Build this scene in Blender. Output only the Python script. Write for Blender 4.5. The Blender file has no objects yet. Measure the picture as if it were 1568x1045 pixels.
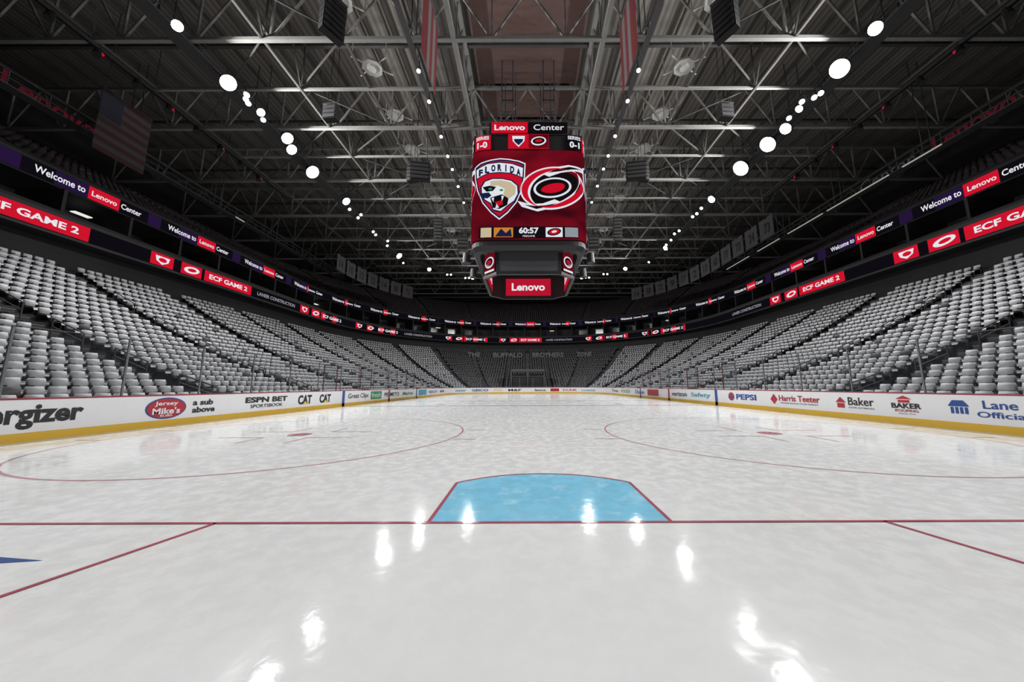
import bpy, bmesh, math, random
import numpy as np
from mathutils import Vector, Matrix
random.seed(3)
scene = bpy.context.scene
scene.view_settings.view_transform = 'Standard'
scene.view_settings.look = 'None'
scene.view_settings.exposure = 0.0

# ---------------------------------------------------------------- materials
def lin(c):
    c = c/255.0
    return c/12.92 if c <= 0.04045 else ((c+0.055)/1.055)**2.4
def C(r, g, b): return (lin(r), lin(g), lin(b), 1.0)

def mat(name, col, rough=0.6, metal=0.0, noise=0.12, scale=3.0, spec=0.5):
    m = bpy.data.materials.new(name); m.use_nodes = True
    nt = m.node_tree; bs = nt.nodes['Principled BSDF']
    tc = nt.nodes.new('ShaderNodeTexCoord'); nz = nt.nodes.new('ShaderNodeTexNoise')
    nz.inputs['Scale'].default_value = scale; nz.inputs['Detail'].default_value = 4
    mx = nt.nodes.new('ShaderNodeMix'); mx.data_type = 'RGBA'
    mx.inputs['A'].default_value = tuple(c*(1-noise) for c in col[:3])+(1,)
    mx.inputs['B'].default_value = tuple(min(1, c*(1+noise)) for c in col[:3])+(1,)
    nt.links.new(tc.outputs['Object'], nz.inputs['Vector'])
    nt.links.new(nz.outputs['Fac'], mx.inputs['Factor'])
    nt.links.new(mx.outputs['Result'], bs.inputs['Base Color'])
    bs.inputs['Roughness'].default_value = rough
    bs.inputs['Metallic'].default_value = metal
    bs.inputs['Specular IOR Level'].default_value = spec
    return m

def emat(name, col, strength=1.0, sampled=False):
    m = bpy.data.materials.new(name); m.use_nodes = True
    nt = m.node_tree; nt.nodes.clear()
    e = nt.nodes.new('ShaderNodeEmission'); o = nt.nodes.new('ShaderNodeOutputMaterial')
    e.inputs['Color'].default_value = col; e.inputs['Strength'].default_value = strength
    nt.links.new(e.outputs[0], o.inputs['Surface'])
    if not sampled:
        try: m.cycles.emission_sampling = 'NONE'
        except Exception: pass
    return m

# ---------------------------------------------------------------- mesh builder
_tc = {}
def text_data(body, bold=0.0):
    k = (body, bold)
    if k in _tc: return _tc[k]
    cu = bpy.data.curves.new('tmp', 'FONT'); cu.body = body; cu.resolution_u = 3; cu.offset = bold
    cu.align_x = 'LEFT'
    ob = bpy.data.objects.new('tmp', cu); scene.collection.objects.link(ob)
    bpy.context.view_layer.update()
    dg = bpy.context.evaluated_depsgraph_get()
    me = bpy.data.meshes.new_from_object(ob.evaluated_get(dg))
    vs = np.array([v.co[:] for v in me.vertices]) if len(me.vertices) else np.zeros((0, 3))
    fs = [tuple(p.vertices) for p in me.polygons]
    bpy.data.objects.remove(ob); bpy.data.curves.remove(cu); bpy.data.meshes.remove(me)
    _tc[k] = (vs, fs); return _tc[k]

def cut_poly(pts, step):
    bm = bmesh.new(); vs = [bm.verts.new((p[0], p[1], 0)) for p in pts]; bm.faces.new(vs)
    x0 = min(p[0] for p in pts); x1 = max(p[0] for p in pts); x = x0+step
    bmesh.ops.triangulate(bm, faces=bm.faces[:])
    while x < x1-1e-4:
        bmesh.ops.bisect_plane(bm, geom=bm.verts[:]+bm.edges[:]+bm.faces[:], plane_co=(x, 0, 0), plane_no=(1, 0, 0)); x += step
    bm.verts.index_update()
    V = [tuple(v.co) for v in bm.verts]; Fc = [tuple(v.index for v in f.verts) for f in bm.faces]
    bm.free(); return V, Fc

class MB:
    def __init__(s, cut=None): s.v = []; s.f = []; s.m = []; s.cut = cut
    def add(s, vs, fs, m=0):
        b = len(s.v); s.v.extend([tuple(p) for p in vs])
        for f in fs: s.f.append(tuple(i+b for i in f)); s.m.append(m)
    def box(s, c, h, m=0, ang=0.0):
        ca, sa = math.cos(ang), math.sin(ang); vs = []
        for dz in (-1, 1):
            for dx, dy in ((-1, -1), (1, -1), (1, 1), (-1, 1)):
                x, y = dx*h[0], dy*h[1]
                vs.append((c[0]+x*ca-y*sa, c[1]+x*sa+y*ca, c[2]+dz*h[2]))
        s.add(vs, [(3, 2, 1, 0), (4, 5, 6, 7), (0, 1, 5, 4), (1, 2, 6, 5), (2, 3, 7, 6), (3, 0, 4, 7)], m)
    def beam(s, p, q, w, m=0, h=None):
        h = h or w; p = Vector(p); q = Vector(q); d = (q-p).normalized()
        up = Vector((0, 0, 1)) if abs(d.z) < 0.95 else Vector((1, 0, 0))
        a = d.cross(up).normalized()*w/2; b = a.cross(d).normalized()*h/2
        vs = [p-a-b, p+a-b, p+a+b, p-a+b, q-a-b, q+a-b, q+a+b, q-a+b]
        s.add(vs, [(3, 2, 1, 0), (4, 5, 6, 7), (0, 1, 5, 4), (1, 2, 6, 5), (2, 3, 7, 6), (3, 0, 4, 7)], m)
    def cyl(s, p, q, r0, r1, m=0, n=12, m_end=None):
        p = Vector(p); q = Vector(q); d = (q-p).normalized()
        up = Vector((0, 0, 1)) if abs(d.z) < 0.95 else Vector((1, 0, 0))
        a = d.cross(up).normalized(); b = a.cross(d).normalized()
        vs = [p+(a*math.cos(t)+b*math.sin(t))*r0 for t in [2*math.pi*i/n for i in range(n)]]
        vs += [q+(a*math.cos(t)+b*math.sin(t))*r1 for t in [2*math.pi*i/n for i in range(n)]]
        s.add(vs, [(i, (i+1) % n, n+(i+1) % n, n+i) for i in range(n)]+[tuple(range(n))[::-1]], m)
        s.add(vs[n:], [tuple(range(n))], m if m_end is None else m_end)
    def text(s, body, fn, u0, u1, v0, v1, m=0, bold=0.0):
        vs, fs = text_data(body, bold)
        if len(vs) == 0: return
        mn = vs.min(0); mx = vs.max(0); sx = (u1-u0)/(mx[0]-mn[0]); sy = (v1-v0)/(mx[1]-mn[1])
        s.add([fn(u0+(p[0]-mn[0])*sx, v0+(p[1]-mn[1])*sy) for p in vs], fs, m)
    def rect(s, fn, u0, u1, v0, v1, m=0, step=1.0):
        n = max(1, int(math.ceil(abs(u1-u0)/step))); vs = []
        for i in range(n+1):
            u = u0+(u1-u0)*i/n; vs += [fn(u, v0), fn(u, v1)]
        s.add(vs, [(2*i, 2*i+2, 2*i+3, 2*i+1) for i in range(n)], m)
    def poly(s, fn, pts, m=0):
        if s.cut:
            V, Fc = cut_poly(pts, s.cut); s.add([fn(p[0], p[1]) for p in V], Fc, m)
        else: s.add([fn(*p) for p in pts], [tuple(range(len(pts)))], m)
    def ell(s, fn, cu, cv, ru, rv, m=0, n=28, rot=0.0):
        c, d = math.cos(rot), math.sin(rot); pts = []
        for i in range(n):
            t = 2*math.pi*i/n; x, y = ru*math.cos(t), rv*math.sin(t)
            pts.append((cu+x*c-y*d, cv+x*d+y*c))
        s.poly(fn, pts, m)
    def build(s, name, mats, parent=None, smooth=False):
        me = bpy.data.meshes.new(name); me.from_pydata(s.v, [], s.f)
        for m in mats: me.materials.append(m)
        me.polygons.foreach_set('material_index', s.m)
        if smooth: me.polygons.foreach_set('use_smooth', [True]*len(s.f))
        me.update()
        ob = bpy.data.objects.new(name, me); scene.collection.objects.link(ob)
        if parent: ob.parent = parent
        return ob

def empty(name, loc=(0, 0, 0)):
    e = bpy.data.objects.new(name, None); e.location = loc
    scene.collection.objects.link(e); e.empty_display_size = 0.2
    return e

# ---------------------------------------------------------------- arena plan
HX = 12.95; Y0 = 0.14; Y1 = 61.1; RC = 8.53
CYN = Y0+RC; CYF = Y1-RC; CX = HX-RC
LS = CYF-CYN; LE = 2*CX

def seg_pt(seg, f, off):
    R = RC+off; ph = f*math.pi/2
    if seg == 0: return (-CX-R, CYN+f*LS, 0, 1)
    if seg == 1: return (-CX-R*math.cos(ph), CYF+R*math.sin(ph), math.sin(ph), math.cos(ph))
    if seg == 2: return (-CX+f*LE, CYF+R, 1, 0)
    if seg == 3: return (CX+R*math.sin(ph), CYF+R*math.cos(ph), math.cos(ph), -math.sin(ph))
    if seg == 4: return (CX+R, CYF-f*LS, 0, -1)
    if seg == 5: return (CX+R*math.cos(ph), CYN-R*math.sin(ph), -math.sin(ph), -math.cos(ph))
    if seg == 6: return (CX-f*LE, CYN-R, -1, 0)
    return (-CX-R*math.sin(ph), CYN-R*math.cos(ph), -math.cos(ph), math.sin(ph))
def seg_lens(off):
    A = math.pi/2*(RC+off); return [LS, A, LE, A, LS, A, LE, A]
def path(off, s):
    L = seg_lens(off); s = s % sum(L)
    for i, l in enumerate(L):
        if s <= l: return seg_pt(i, s/l, off)
        s -= l
    return seg_pt(7, 1, off)
def wall_fn(off):
    def fn(s, z):
        x, y, _, _ = path(off, s); return (x, y, z)
    return fn
def s_left(y): return y-CYN
def s_right(y, off): return sum(seg_lens(off)[:4])+(CYF-y)

STN = []
for sg in range(8):
    n = 16 if sg % 2 else (8 if sg in (0, 4) else 2)
    for i in range(n): STN.append((sg, i/n))
def sweep(mb, prof, m=0, stations=None, closed_loop=True, closed_prof=False):
    st = stations or STN; k = len(prof); vs = []
    for sg, f in st:
        for o, z in prof:
            x, y, _, _ = seg_pt(sg, f, o); vs.append((x, y, z))
    fs = []; n = len(st)
    for i in range(n if closed_loop else n-1):
        j = (i+1) % n
        for a in range(k if closed_prof else k-1):
            b = (a+1) % k; fs.append((i*k+a, j*k+a, j*k+b, i*k+b))
    mb.add(vs, fs, m)

# ---------------------------------------------------------------- ice
ice_m = bpy.data.materials.new('ice_surface'); ice_m.use_nodes = True
def ice_nodes(m, ca, cb, scuff=None):
    nt = m.node_tree; bs = nt.nodes['Principled BSDF']
    tc = nt.nodes.new('ShaderNodeTexCoord')
    n1 = nt.nodes.new('ShaderNodeTexNoise'); n1.inputs['Scale'].default_value = 0.5; n1.inputs['Detail'].default_value = 6
    mx = nt.nodes.new('ShaderNodeMix'); mx.data_type = 'RGBA'
    mx.inputs['A'].default_value = ca; mx.inputs['B'].default_value = cb
    nt.links.new(tc.outputs['Object'], n1.inputs['Vector'])
    nt.links.new(n1.outputs['Fac'], mx.inputs['Factor'])
    out = mx.outputs['Result']
    if scuff:
        n4 = nt.nodes.new('ShaderNodeTexNoise'); n4.inputs['Scale'].default_value = 3.0; n4.inputs['Detail'].default_value = 8; n4.inputs['Roughness'].default_value = 0.7
        r4 = nt.nodes.new('ShaderNodeMapRange'); r4.inputs['From Min'].default_value = 0.54; r4.inputs['From Max'].default_value = 0.7; r4.inputs['To Max'].default_value = 0.7
        m4 = nt.nodes.new('ShaderNodeMix'); m4.data_type = 'RGBA'; m4.inputs['B'].default_value = scuff
        nt.links.new(tc.outputs['Object'], n4.inputs['Vector']); nt.links.new(n4.outputs['Fac'], r4.inputs['Value']); nt.links.new(r4.outputs['Result'], m4.inputs['Factor'])
        nt.links.new(out, m4.inputs['A']); out = m4.outputs['Result']
    nt.links.new(out, bs.inputs['Base Color'])
    n2 = nt.nodes.new('ShaderNodeTexNoise'); n2.inputs['Scale'].default_value = 1.6; n2.inputs['Detail'].default_value = 8
    mr = nt.nodes.new('ShaderNodeMapRange'); mr.inputs['From Min'].default_value = 0.35; mr.inputs['From Max'].default_value = 0.7
    mr.inputs['To Min'].default_value = 0.05; mr.inputs['To Max'].default_value = 0.16
    nt.links.new(tc.outputs['Object'], n2.inputs['Vector'])
    nt.links.new(n2.outputs['Fac'], mr.inputs['Value']); nt.links.new(mr.outputs['Result'], bs.inputs['Roughness'])
    bs.inputs['IOR'].default_value = 1.31
    # specular level varied in patches to break up the lamp highlights
    n5 = nt.nodes.new('ShaderNodeTexNoise'); n5.inputs['Scale'].default_value = 5.0; n5.inputs['Detail'].default_value = 7; n5.inputs['Roughness'].default_value = 0.65
    m5 = nt.nodes.new('ShaderNodeMapRange'); m5.inputs['From Min'].default_value = 0.44; m5.inputs['From Max'].default_value = 0.62; m5.inputs['To Min'].default_value = 0.03; m5.inputs['To Max'].default_value = 0.36
    nt.links.new(tc.outputs['Object'], n5.inputs['Vector']); nt.links.new(n5.outputs['Fac'], m5.inputs['Value']); nt.links.new(m5.outputs['Result'], bs.inputs['Specular IOR Level'])
    n3 = nt.nodes.new('ShaderNodeTexNoise'); n3.inputs['Scale'].default_value = 14.0; n3.inputs['Detail'].default_value = 5
    bp = nt.nodes.new('ShaderNodeBump'); bp.inputs['Strength'].default_value = 0.12; bp.inputs['Distance'].default_value = 0.006
    nt.links.new(tc.outputs['Object'], n3.inputs['Vector'])
    nt.links.new(n3.outputs['Fac'], bp.inputs['Height']); nt.links.new(bp.outputs['Normal'], bs.inputs['Normal'])
ice_nodes(ice_m, C(211, 213, 212), C(227, 229, 229))
crease_m = bpy.data.materials.new('crease_blue'); crease_m.use_nodes = True
ice_nodes(crease_m, C(120, 188, 218), C(138, 202, 228), C(190, 222, 232))
def ice_mark(name, c):
    m = bpy.data.materials.new(name); m.use_nodes = True
    ice_nodes(m, c, tuple(min(1, x*1.15) for x in c[:3])+(1,)); return m
m_red = ice_mark('line_red', C(160, 84, 98)); m_pink = ice_mark('line_circle_red', C(178, 130, 138)); m_blue = ice_mark('line_blue', C(66, 88, 136))

ice = MB()
pts = []
for sg, f in STN:
    x, y, _, _ = seg_pt(sg, f, 0.0); pts.append((x, y, 0.0))
ice.add(pts, [tuple(range(len(pts)))[::-1]], 0)
Z1 = 0.002; Z2 = 0.004
def flat(z): return lambda u, v: (u, v, z)
def lrect(x0, x1, y0, y1, m, z=Z1): ice.add([(x0, y0, z), (x1, y0, z), (x1, y1, z), (x0, y1, z)], [(0, 1, 2, 3)], m)
def lline(p, q, w, m, z=Z2):
    p = Vector(p); q = Vector(q); d = (q-p).normalized(); n = Vector((-d.y, d.x))*w/2
    ice.add([(*(p-n), z), (*(q-n), z), (*(q+n), z), (*(p+n), z)], [(0, 1, 2, 3)], m)
def ring(cx, cy, r, w, m, a0=0, a1=2*math.pi, n=72, z=Z1):
    vs = []
    for i in range(n+1):
        t = a0+(a1-a0)*i/n
        vs += [(cx+(r-w/2)*math.cos(t), cy+(r-w/2)*math.sin(t), z), (cx+(r+w/2)*math.cos(t), cy+(r+w/2)*math.sin(t), z)]
    ice.add(vs, [(2*i, 2*i+1, 2*i+3, 2*i+2) for i in range(n)], m)
def disc(cx, cy, r, m, z=Z1, n=28): ice.add([(cx+r*math.cos(2*math.pi*i/n), cy+r*math.sin(2*math.pi*i/n), z) for i in range(n)], [tuple(range(n))], m)
GL = 3.49
for sgn, gy in ((1, GL), (-1, Y0+Y1-GL)):
    xlim_ = CX+math.sqrt(max(0, RC**2-(CYN-GL)**2))
    lrect(-xlim_, xlim_, gy-0.022, gy+0.022, 2, Z2)
    a = math.asin(1.22/1.83); arc = []
    for i in range(25):
        t = -a+2*a*i/24; arc.append((1.83*math.sin(t), gy+sgn*1.83*math.cos(t)))
    poly = [(-1.22, gy)]+arc+[(1.22, gy)]
    ice.add([(x, y, 0.001) for x, y in poly], [tuple(range(len(poly)))], 1)
    for i in range(len(poly)-1): lline(poly[i], poly[i+1], 0.04, 2, 0.003)
    for sx in (-1, 1):
        lline((sx*3.35, gy), (sx*4.27, gy-sgn*3.3), 0.045, 2)
        cx, cy = sx*6.7, gy+sgn*6.1
        ring(cx, cy, 4.57, 0.05, 3); disc(cx, cy, 0.3, 2)
        for ax in (-1, 1):
            for ay in (-1, 1):
                lline((cx+ax*0.6, cy+ay*0.55), (cx+ax*0.6, cy+ay*1.45), 0.05, 3)
                lline((cx+ax*0.6, cy+ay*0.55), (cx+ax*1.8, cy+ay*0.55), 0.05, 3)
            for ay in (-1, 1): lline((cx+ax*4.57, cy+ay*0.9), (cx+ax*5.17, cy+ay*0.9), 0.05, 3)
        disc(sx*6.7, gy+sgn*21.5, 0.3, 2)
YC = 30.62
lrect(-HX, HX, YC-0.15, YC+0.15, 3); lrect(-HX, HX, YC-7.62-0.15, YC-7.62+0.15, 4); lrect(-HX, HX, YC+7.62-0.15, YC+7.62+0.15, 4)
ring(0, YC, 4.57, 0.05, 4); disc(0, YC, 0.15, 4, Z2)
ice.poly(flat(0.002), [(-4.05, 2.79), (-4.6, 2.86), (-5.6, 2.88), (-5.6, 2.68), (-4.7, 2.7)], 4)
ice.build('ice_rink', [ice_m, crease_m, m_red, m_pink, m_blue])

flo = MB(); flo.add([(-60, -45, -0.03), (60, -45, -0.03), (60, 108, -0.03), (-60, 108, -0.03)], [(0, 1, 2, 3)])
flo.build('floor', [mat('concrete_floor', C(60, 60, 62), 0.8)])

# ---------------------------------------------------------------- boards
boards = empty('dasher_boards')
m_white = mat('board_white', C(222, 222, 224), 0.35, noise=0.04)
m_yel = mat('kick_yellow', C(208, 168, 52), 0.4, noise=0.05)
m_cap = mat('cap_rail_red', C(140, 42, 55), 0.45)
m_dark = mat('ink_black', C(28, 28, 32), 0.5)
m_inkr = mat('ink_red', C(165, 38, 50), 0.45)
m_inkb = mat('ink_blue', C(34, 70, 140), 0.45)
m_inkg = mat('ink_green', C(40, 130, 80), 0.45)
m_inky = mat('ink_yellow', C(225, 190, 60), 0.45)
m_inkc = mat('ink_cyan', C(60, 150, 170), 0.45)
b = MB()
sweep(b, [(0, 0), (0, 1.07), (0.1, 1.07), (0.1, 0)], 0)
sweep(b, [(-0.012, 0.001), (-0.012, 0.21), (0, 0.22)], 1)
sweep(b, [(-0.015, 1.05), (-0.015, 1.09), (0.13, 1.09), (0.13, 1.05)], 2, closed_prof=True)
b.build('board_panels', [m_white, m_yel, m_cap], boards)
ad = MB(); F = wall_fn(-0.012); F2 = wall_fn(-0.016)
AM = [m_dark, m_inkr, m_inkb, m_inkg, m_inky, m_white, m_inkc]
def tl(t, y0, y1, z0, z1, m, bold=0.0): ad.text(t, F2, s_left(y0), s_left(y1), z0, z1, m, bold)
def tr(t, y0, y1, z0, z1, m, bold=0.0): ad.text(t, F2, s_right(y0, -0.016), s_right(y1, -0.016), z0, z1, m, bold)
tl('energizer', 7.2, 9.55, 0.3, 0.92, 0, 0.035)
ad.ell(F, s_left(11.75), 0.62, 0.66, 0.37, 2); ad.ell(F2, s_left(11.75), 0.62, 0.62, 0.33, 1)
FF = wall_fn(-0.02)
ad.text('Jersey', FF, s_left(11.35), s_left(12.1), 0.68, 0.86, 5, 0.02); ad.text("Mike's", FF, s_left(11.3), s_left(12.2), 0.42, 0.64, 5, 0.03)
ad.text('SUBS', FF, s_left(11.55), s_left(11.95), 0.33, 0.4, 5, 0.02)
tl('a sub', 12.65, 13.45, 0.66, 0.88, 0, 0.03); tl('above', 12.65, 13.55, 0.38, 0.6, 0, 0.03)
tl('ESPN BET', 15.0, 17.6, 0.62, 0.88, 0, 0.04); tl('SPORTSBOOK', 15.3, 17.3, 0.38, 0.54, 0, 0.01)
for y in (18.45, 20.35):
    tl('CAT', y, y+1.15, 0.36, 0.88, 0, 0.04); ad.poly(FF, [(s_left(y+0.4), 0.36), (s_left(y+0.8), 0.36), (s_left(y+0.6), 0.55)], 4)
tl('Great Clips', 23.6, 26.6, 0.4, 0.85, 0, 0.01)
ad.rect(F, s_left(27), s_left(29), 0.3, 0.95, 3); tl('fresh', 27.2, 28.8, 0.45, 0.85, 5)
tl('PELMETO', 29.6, 33, 0.45, 0.8, 0, 0.02); tl('Market', 34, 37, 0.45, 0.8, 3, 0.02)
ad.rect(F, s_left(39), s_left(42), 0.3, 0.95, 6); tl('HEALTH', 43, 47, 0.45, 0.8, 2, 0.02); tl('BANK', 48.5, 51, 0.45, 0.8, 0, 0.02)
for yy, mm in ((YC-7.62, 2), (YC, 1), (YC+7.62, 2)):
    ad.rect(F, s_left(yy-0.15), s_left(yy+0.15), 0.0, 1.06, mm); ad.rect(F, s_right(yy-0.15, -.012), s_right(yy+0.15, -.012), 0.0, 1.06, mm)
ad.ell(F, s_right(21.3, -.012), 0.65, 0.3, 0.26, 1); ad.rect(F2, s_right(21.6, -.016), s_right(21.0, -.016), 0.55, 0.66, 2)
tr('PEPSI', 20.8, 19.0, 0.48, 0.82, 2, 0.03)
ad.poly(F, [(s_right(17.9, -.012), .62), (s_right(17.65, -.012), .9), (s_right(17.4, -.012), .62), (s_right(17.65, -.012), .36)], 1)
tr('Harris Teeter', 17.3, 14.9, 0.55, 0.84, 1, 0.02); tr('NEIGHBORHOOD FOOD MARKET', 17.2, 15.0, 0.42, 0.49, 0)
def house(ya, yb, z0, z1, m):
    a_, b_ = s_right(ya, -.012), s_right(yb, -.012); c_ = (a_+b_)/2; zm = z0+(z1-z0)*0.5
    ad.poly(F, [(a_, zm), (b_, zm), (c_, z1)], m); ad.rect(F, a_+(b_-a_)*.15, b_-(b_-a_)*.15, z0, zm-0.03, m)
house(14.15, 13.7, 0.42, 0.86, 1); tr('Baker', 13.6, 12.6, 0.54, 0.86, 0, 0.01); tr('HOME EXTERIORS', 13.6, 12.6, 0.42, 0.48, 0)
house(11.85, 11.35, 0.74, 0.98, 1); tr('BAKER', 12.0, 11.1, 0.54, 0.72, 0, 0.03); tr('ROOFING', 11.9, 11.2, 0.42, 0.51, 1, 0.01); tr('SINCE 1915', 11.8, 11.3, 0.34, 0.38, 0)
A0 = s_right(10.4, -.012)
for i in range(4): ad.rect(F, A0+0.06+i*0.11, A0+0.13+i*0.11, 0.48, 0.68, 2)
ad.poly(F, [(A0, 0.7), (A0+0.5, 0.7), (A0+0.38, 0.88), (A0+0.12, 0.88)], 2)
tr('Lane & Co', 9.6, 8.0, 0.66, 0.9, 2, 0.01); tr('Official Sponsor', 9.75, 7.4, 0.36, 0.58, 2, 0.01)
tr('Safety', 26.5, 23.7, 0.4, 0.8, 6, 0.02); tr('verizon', 30, 27.2, 0.45, 0.8, 0, 0.02)
ad.rect(F, s_right(36, -.012), s_right(33, -.012), 0.3, 0.95, 1); tr('Duke', 40, 37, 0.42, 0.85, 2, 0.02); tr('FOODS', 46, 42, 0.42, 0.85, 3, 0.02); tr('Tires', 51, 47.5, 0.42, 0.85, 0, 0.02)
sf = LS+math.pi/2*(RC-.012)
def tf(t, x0, x1, m, bl=0.02): ad.text(t, F2, sf+CX+x0, sf+CX+x1, 0.4, 0.82, m, bl)
tf('GEICO', -10.5, -7.3, 2, 0.04); tf('PNC', -6.3, -4.6, 4); tf('M&F', -3.6, -1.2, 0); tf('lexus', 1.3, 3.3, 0)
ad.rect(F, sf+CX+4.2, sf+CX+5.8, 0.35, 0.9, 1); tf('DUNK', 6.5, 9.2, 1); tf('coastal', 10, 13, 6); tf('water', -14.5, -11.7, 6)
ad.build('board_adverts', AM, boards)

def glass_mat(name, refl, tint=(0.93, 0.95, 0.95, 1)):
    gm = bpy.data.materials.new(name); gm.use_nodes = True; nt = gm.node_tree; nt.nodes.clear()
    tr_ = nt.nodes.new('ShaderNodeBsdfTransparent'); gl = nt.nodes.new('ShaderNodeBsdfGlossy'); mxs = nt.nodes.new('ShaderNodeMixShader'); ou = nt.nodes.new('ShaderNodeOutputMaterial')
    tr_.inputs[0].default_value = tint; gl.inputs['Roughness'].default_value = 0.05; gl.inputs['Color'].default_value = (.9, .95, 1, 1)
    mxs.inputs[0].default_value = refl
    nt.links.new(tr_.outputs[0], mxs.inputs[1]); nt.links.new(gl.outputs[0], mxs.inputs[2]); nt.links.new(mxs.outputs[0], ou.inputs[0]); return gm
gm = glass_mat('rink_glass', 0.08)
gst = [(7, i/8) for i in range(3, 8)]+[(0, i/8) for i in range(8)]+[(1, i/12) for i in range(12)]+[(2, i/2) for i in range(2)]+[(3, i/12) for i in range(12)]+[(4, i/8) for i in range(8)]+[(5, i/8) for i in range(6)]
g = MB(); sweep(g, [(0.06, 1.095), (0.06, 2.9)], 0, stations=gst, closed_loop=False)
g.build('glass_panes', [gm], boards)
st = MB(); L = seg_lens(0.06); s = -8.0; end = sum(L[:5])+8.0
while s < end:
    x, y, tx, ty = path(0.06, s)
    st.box((x, y, 1.99), (0.018, 0.025, 0.9), 0, math.atan2(ty, tx)-math.pi/2); s += 2.44
sweep(st, [(0.05, 2.89), (0.05, 2.905), (0.07, 2.905), (0.07, 2.89)], 1, stations=gst, closed_loop=False)
st.build('glass_supports', [mat('stanchion', C(120, 122, 125), 0.4, 0.6), mat('glass_edge', C(90, 100, 100), 0.4)], boards)

# ---------------------------------------------------------------- seating bowl
NR = 24; TR = 0.84
zr = [0.25]
for k in range(1, NR): zr.append(zr[-1]+0.255+0.0125*k)
orow = [1.5+TR*k for k in range(NR)]
bowl = empty('seating_bowl')
m_conc = mat('bowl_concrete', C(52, 52, 54), 0.85, noise=0.2); m_blk = mat('bowl_dark', C(34, 34, 36), 0.7)
m_stair = mat('aisle_steps', C(78, 78, 80), 0.8)
bw = MB(); prof = [(1.2, 0.0), (1.5, 0.0)]
for k in range(NR): prof += [(orow[k], zr[k]), (orow[k]+TR, zr[k])]
prof += [(22.2, zr[-1])]
sweep(bw, prof, 0)
bw.build('lower_deck', [m_conc], bowl)
NU = 18; ou0 = 24.7; zu = [18.3+0.5*k for k in range(NU)]; ouw = [ou0+0.85*k for k in range(NU)]
ud = MB(); prof = []
for k in range(NU): prof += [(ouw[k], zu[k]), (ouw[k]+0.85, zu[k])]
prof += [(40.4, zu[-1])]
sweep(ud, prof, 0)
sweep(ud, [(24.7, 16.9), (23.9, 16.9), (23.9, 18.4), (24.1, 18.7), (24.3, 18.7), (24.7, 18.3)], 1)
sweep(ud, [(24.7, 16.9), (26.5, 16.4), (26.5, 13.5), (22.0, 13.5)], 1)
sweep(ud, [(22.2, 12.1), (20.7, 12.1), (20.7, 13.7), (20.9, 14.0), (21.0, 14.0), (21.0, 13.5), (22.0, 13.5)], 1)
sweep(ud, [(22.2, zr[-1]), (22.2, 12.1)], 1)
ud.build('upper_deck', [mat('upper_concrete', C(60, 59, 60), 0.85, noise=0.2), m_blk], bowl)
su = MB(); L = seg_lens(26.4); s = 2.0; i = 0
while s < sum(L[:5])+30:
    x, y, tx, ty = path(24.6, s/ sum(L)*sum(seg_lens(24.6))); a = math.atan2(ty, tx)
    su.box((x, y, 15.0), (0.1, 1.9, 1.5), 0, a)
    x2, y2, tx, ty = path(26.35, s+2.2); a = math.atan2(ty, tx)
    su.box((x2, y2, 14.9), (1.5, 0.05, 1.1), 1, a)
    if i % 7 == 3: su.box((x2+ty*1.2, y2-tx*1.2, 15.95), (0.55, 0.22, 0.04), 2, a)
    s += 4.4; i += 1
su.build('suites', [m_blk, mat('suite_glass', C(44, 46, 52), 0.15), emat('suite_lamp', C(235, 235, 225), 1.0)], bowl)

def aisle_skip(seg, f, off, half=0.55):
    l = seg_lens(off)[seg]; d = f*l
    if seg in (0, 4): per = LS/6; r = d % per; return min(r, per-r) < half
    if seg in (1, 3, 5, 7): per = l/5; r = d % per; return min(r, per-r) < half
    return abs(d-l/2) < half
stp = MB()
for sg in (0, 1, 2, 3, 4, 7, 5):
    fr = [i/6 for i in range(6)] if sg in (0, 4) else ([i/5 for i in range(6)] if sg != 2 else [0.5])
    for f in fr:
        if sg == 7 and f < 0.4 or sg == 5 and f > 0.6: continue
        for k in range(NR-1):
            x, y, tx, ty = seg_pt(sg, f, orow[k]+TR-0.2); rise = zr[k+1]-zr[k]
            a = math.atan2(ty, tx)
            if y > 60 and abs(x) < 3.2 and k < 9: continue
            stp.box((x, y, zr[k]+rise*0.25), (0.5, 0.2, rise*0.25), 0, a)
            x, y, tx, ty = seg_pt(sg, f, orow[k]+TR-0.39)
            stp.box((x, y, zr[k]+rise*0.5+0.004), (0.5, 0.03, 0.012), 1, a)
            if k % 4 == 1 and k < 20:
                p0 = seg_pt(sg, f, orow[k]+.15); p1 = seg_pt(sg, f, orow[k+2]+.15)
                za, zb_ = zr[k], zr[k+2]
                stp.beam((p0[0], p0[1], za), (p0[0], p0[1], za+.9), .045, 2); stp.beam((p1[0], p1[1], zb_), (p1[0], p1[1], zb_+.9), .045, 2)
                stp.beam((p0[0], p0[1], za+.9), (p1[0], p1[1], zb_+.9), .045, 2); stp.beam((p0[0], p0[1], za+.5), (p1[0], p1[1], zb_+.5), .035, 2)
stp.build('aisle_stairs', [m_stair, mat('stair_nosing', C(140, 140, 135), 0.7), mat('handrail', C(60, 60, 62), 0.5, 0.5)], bowl)

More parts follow.
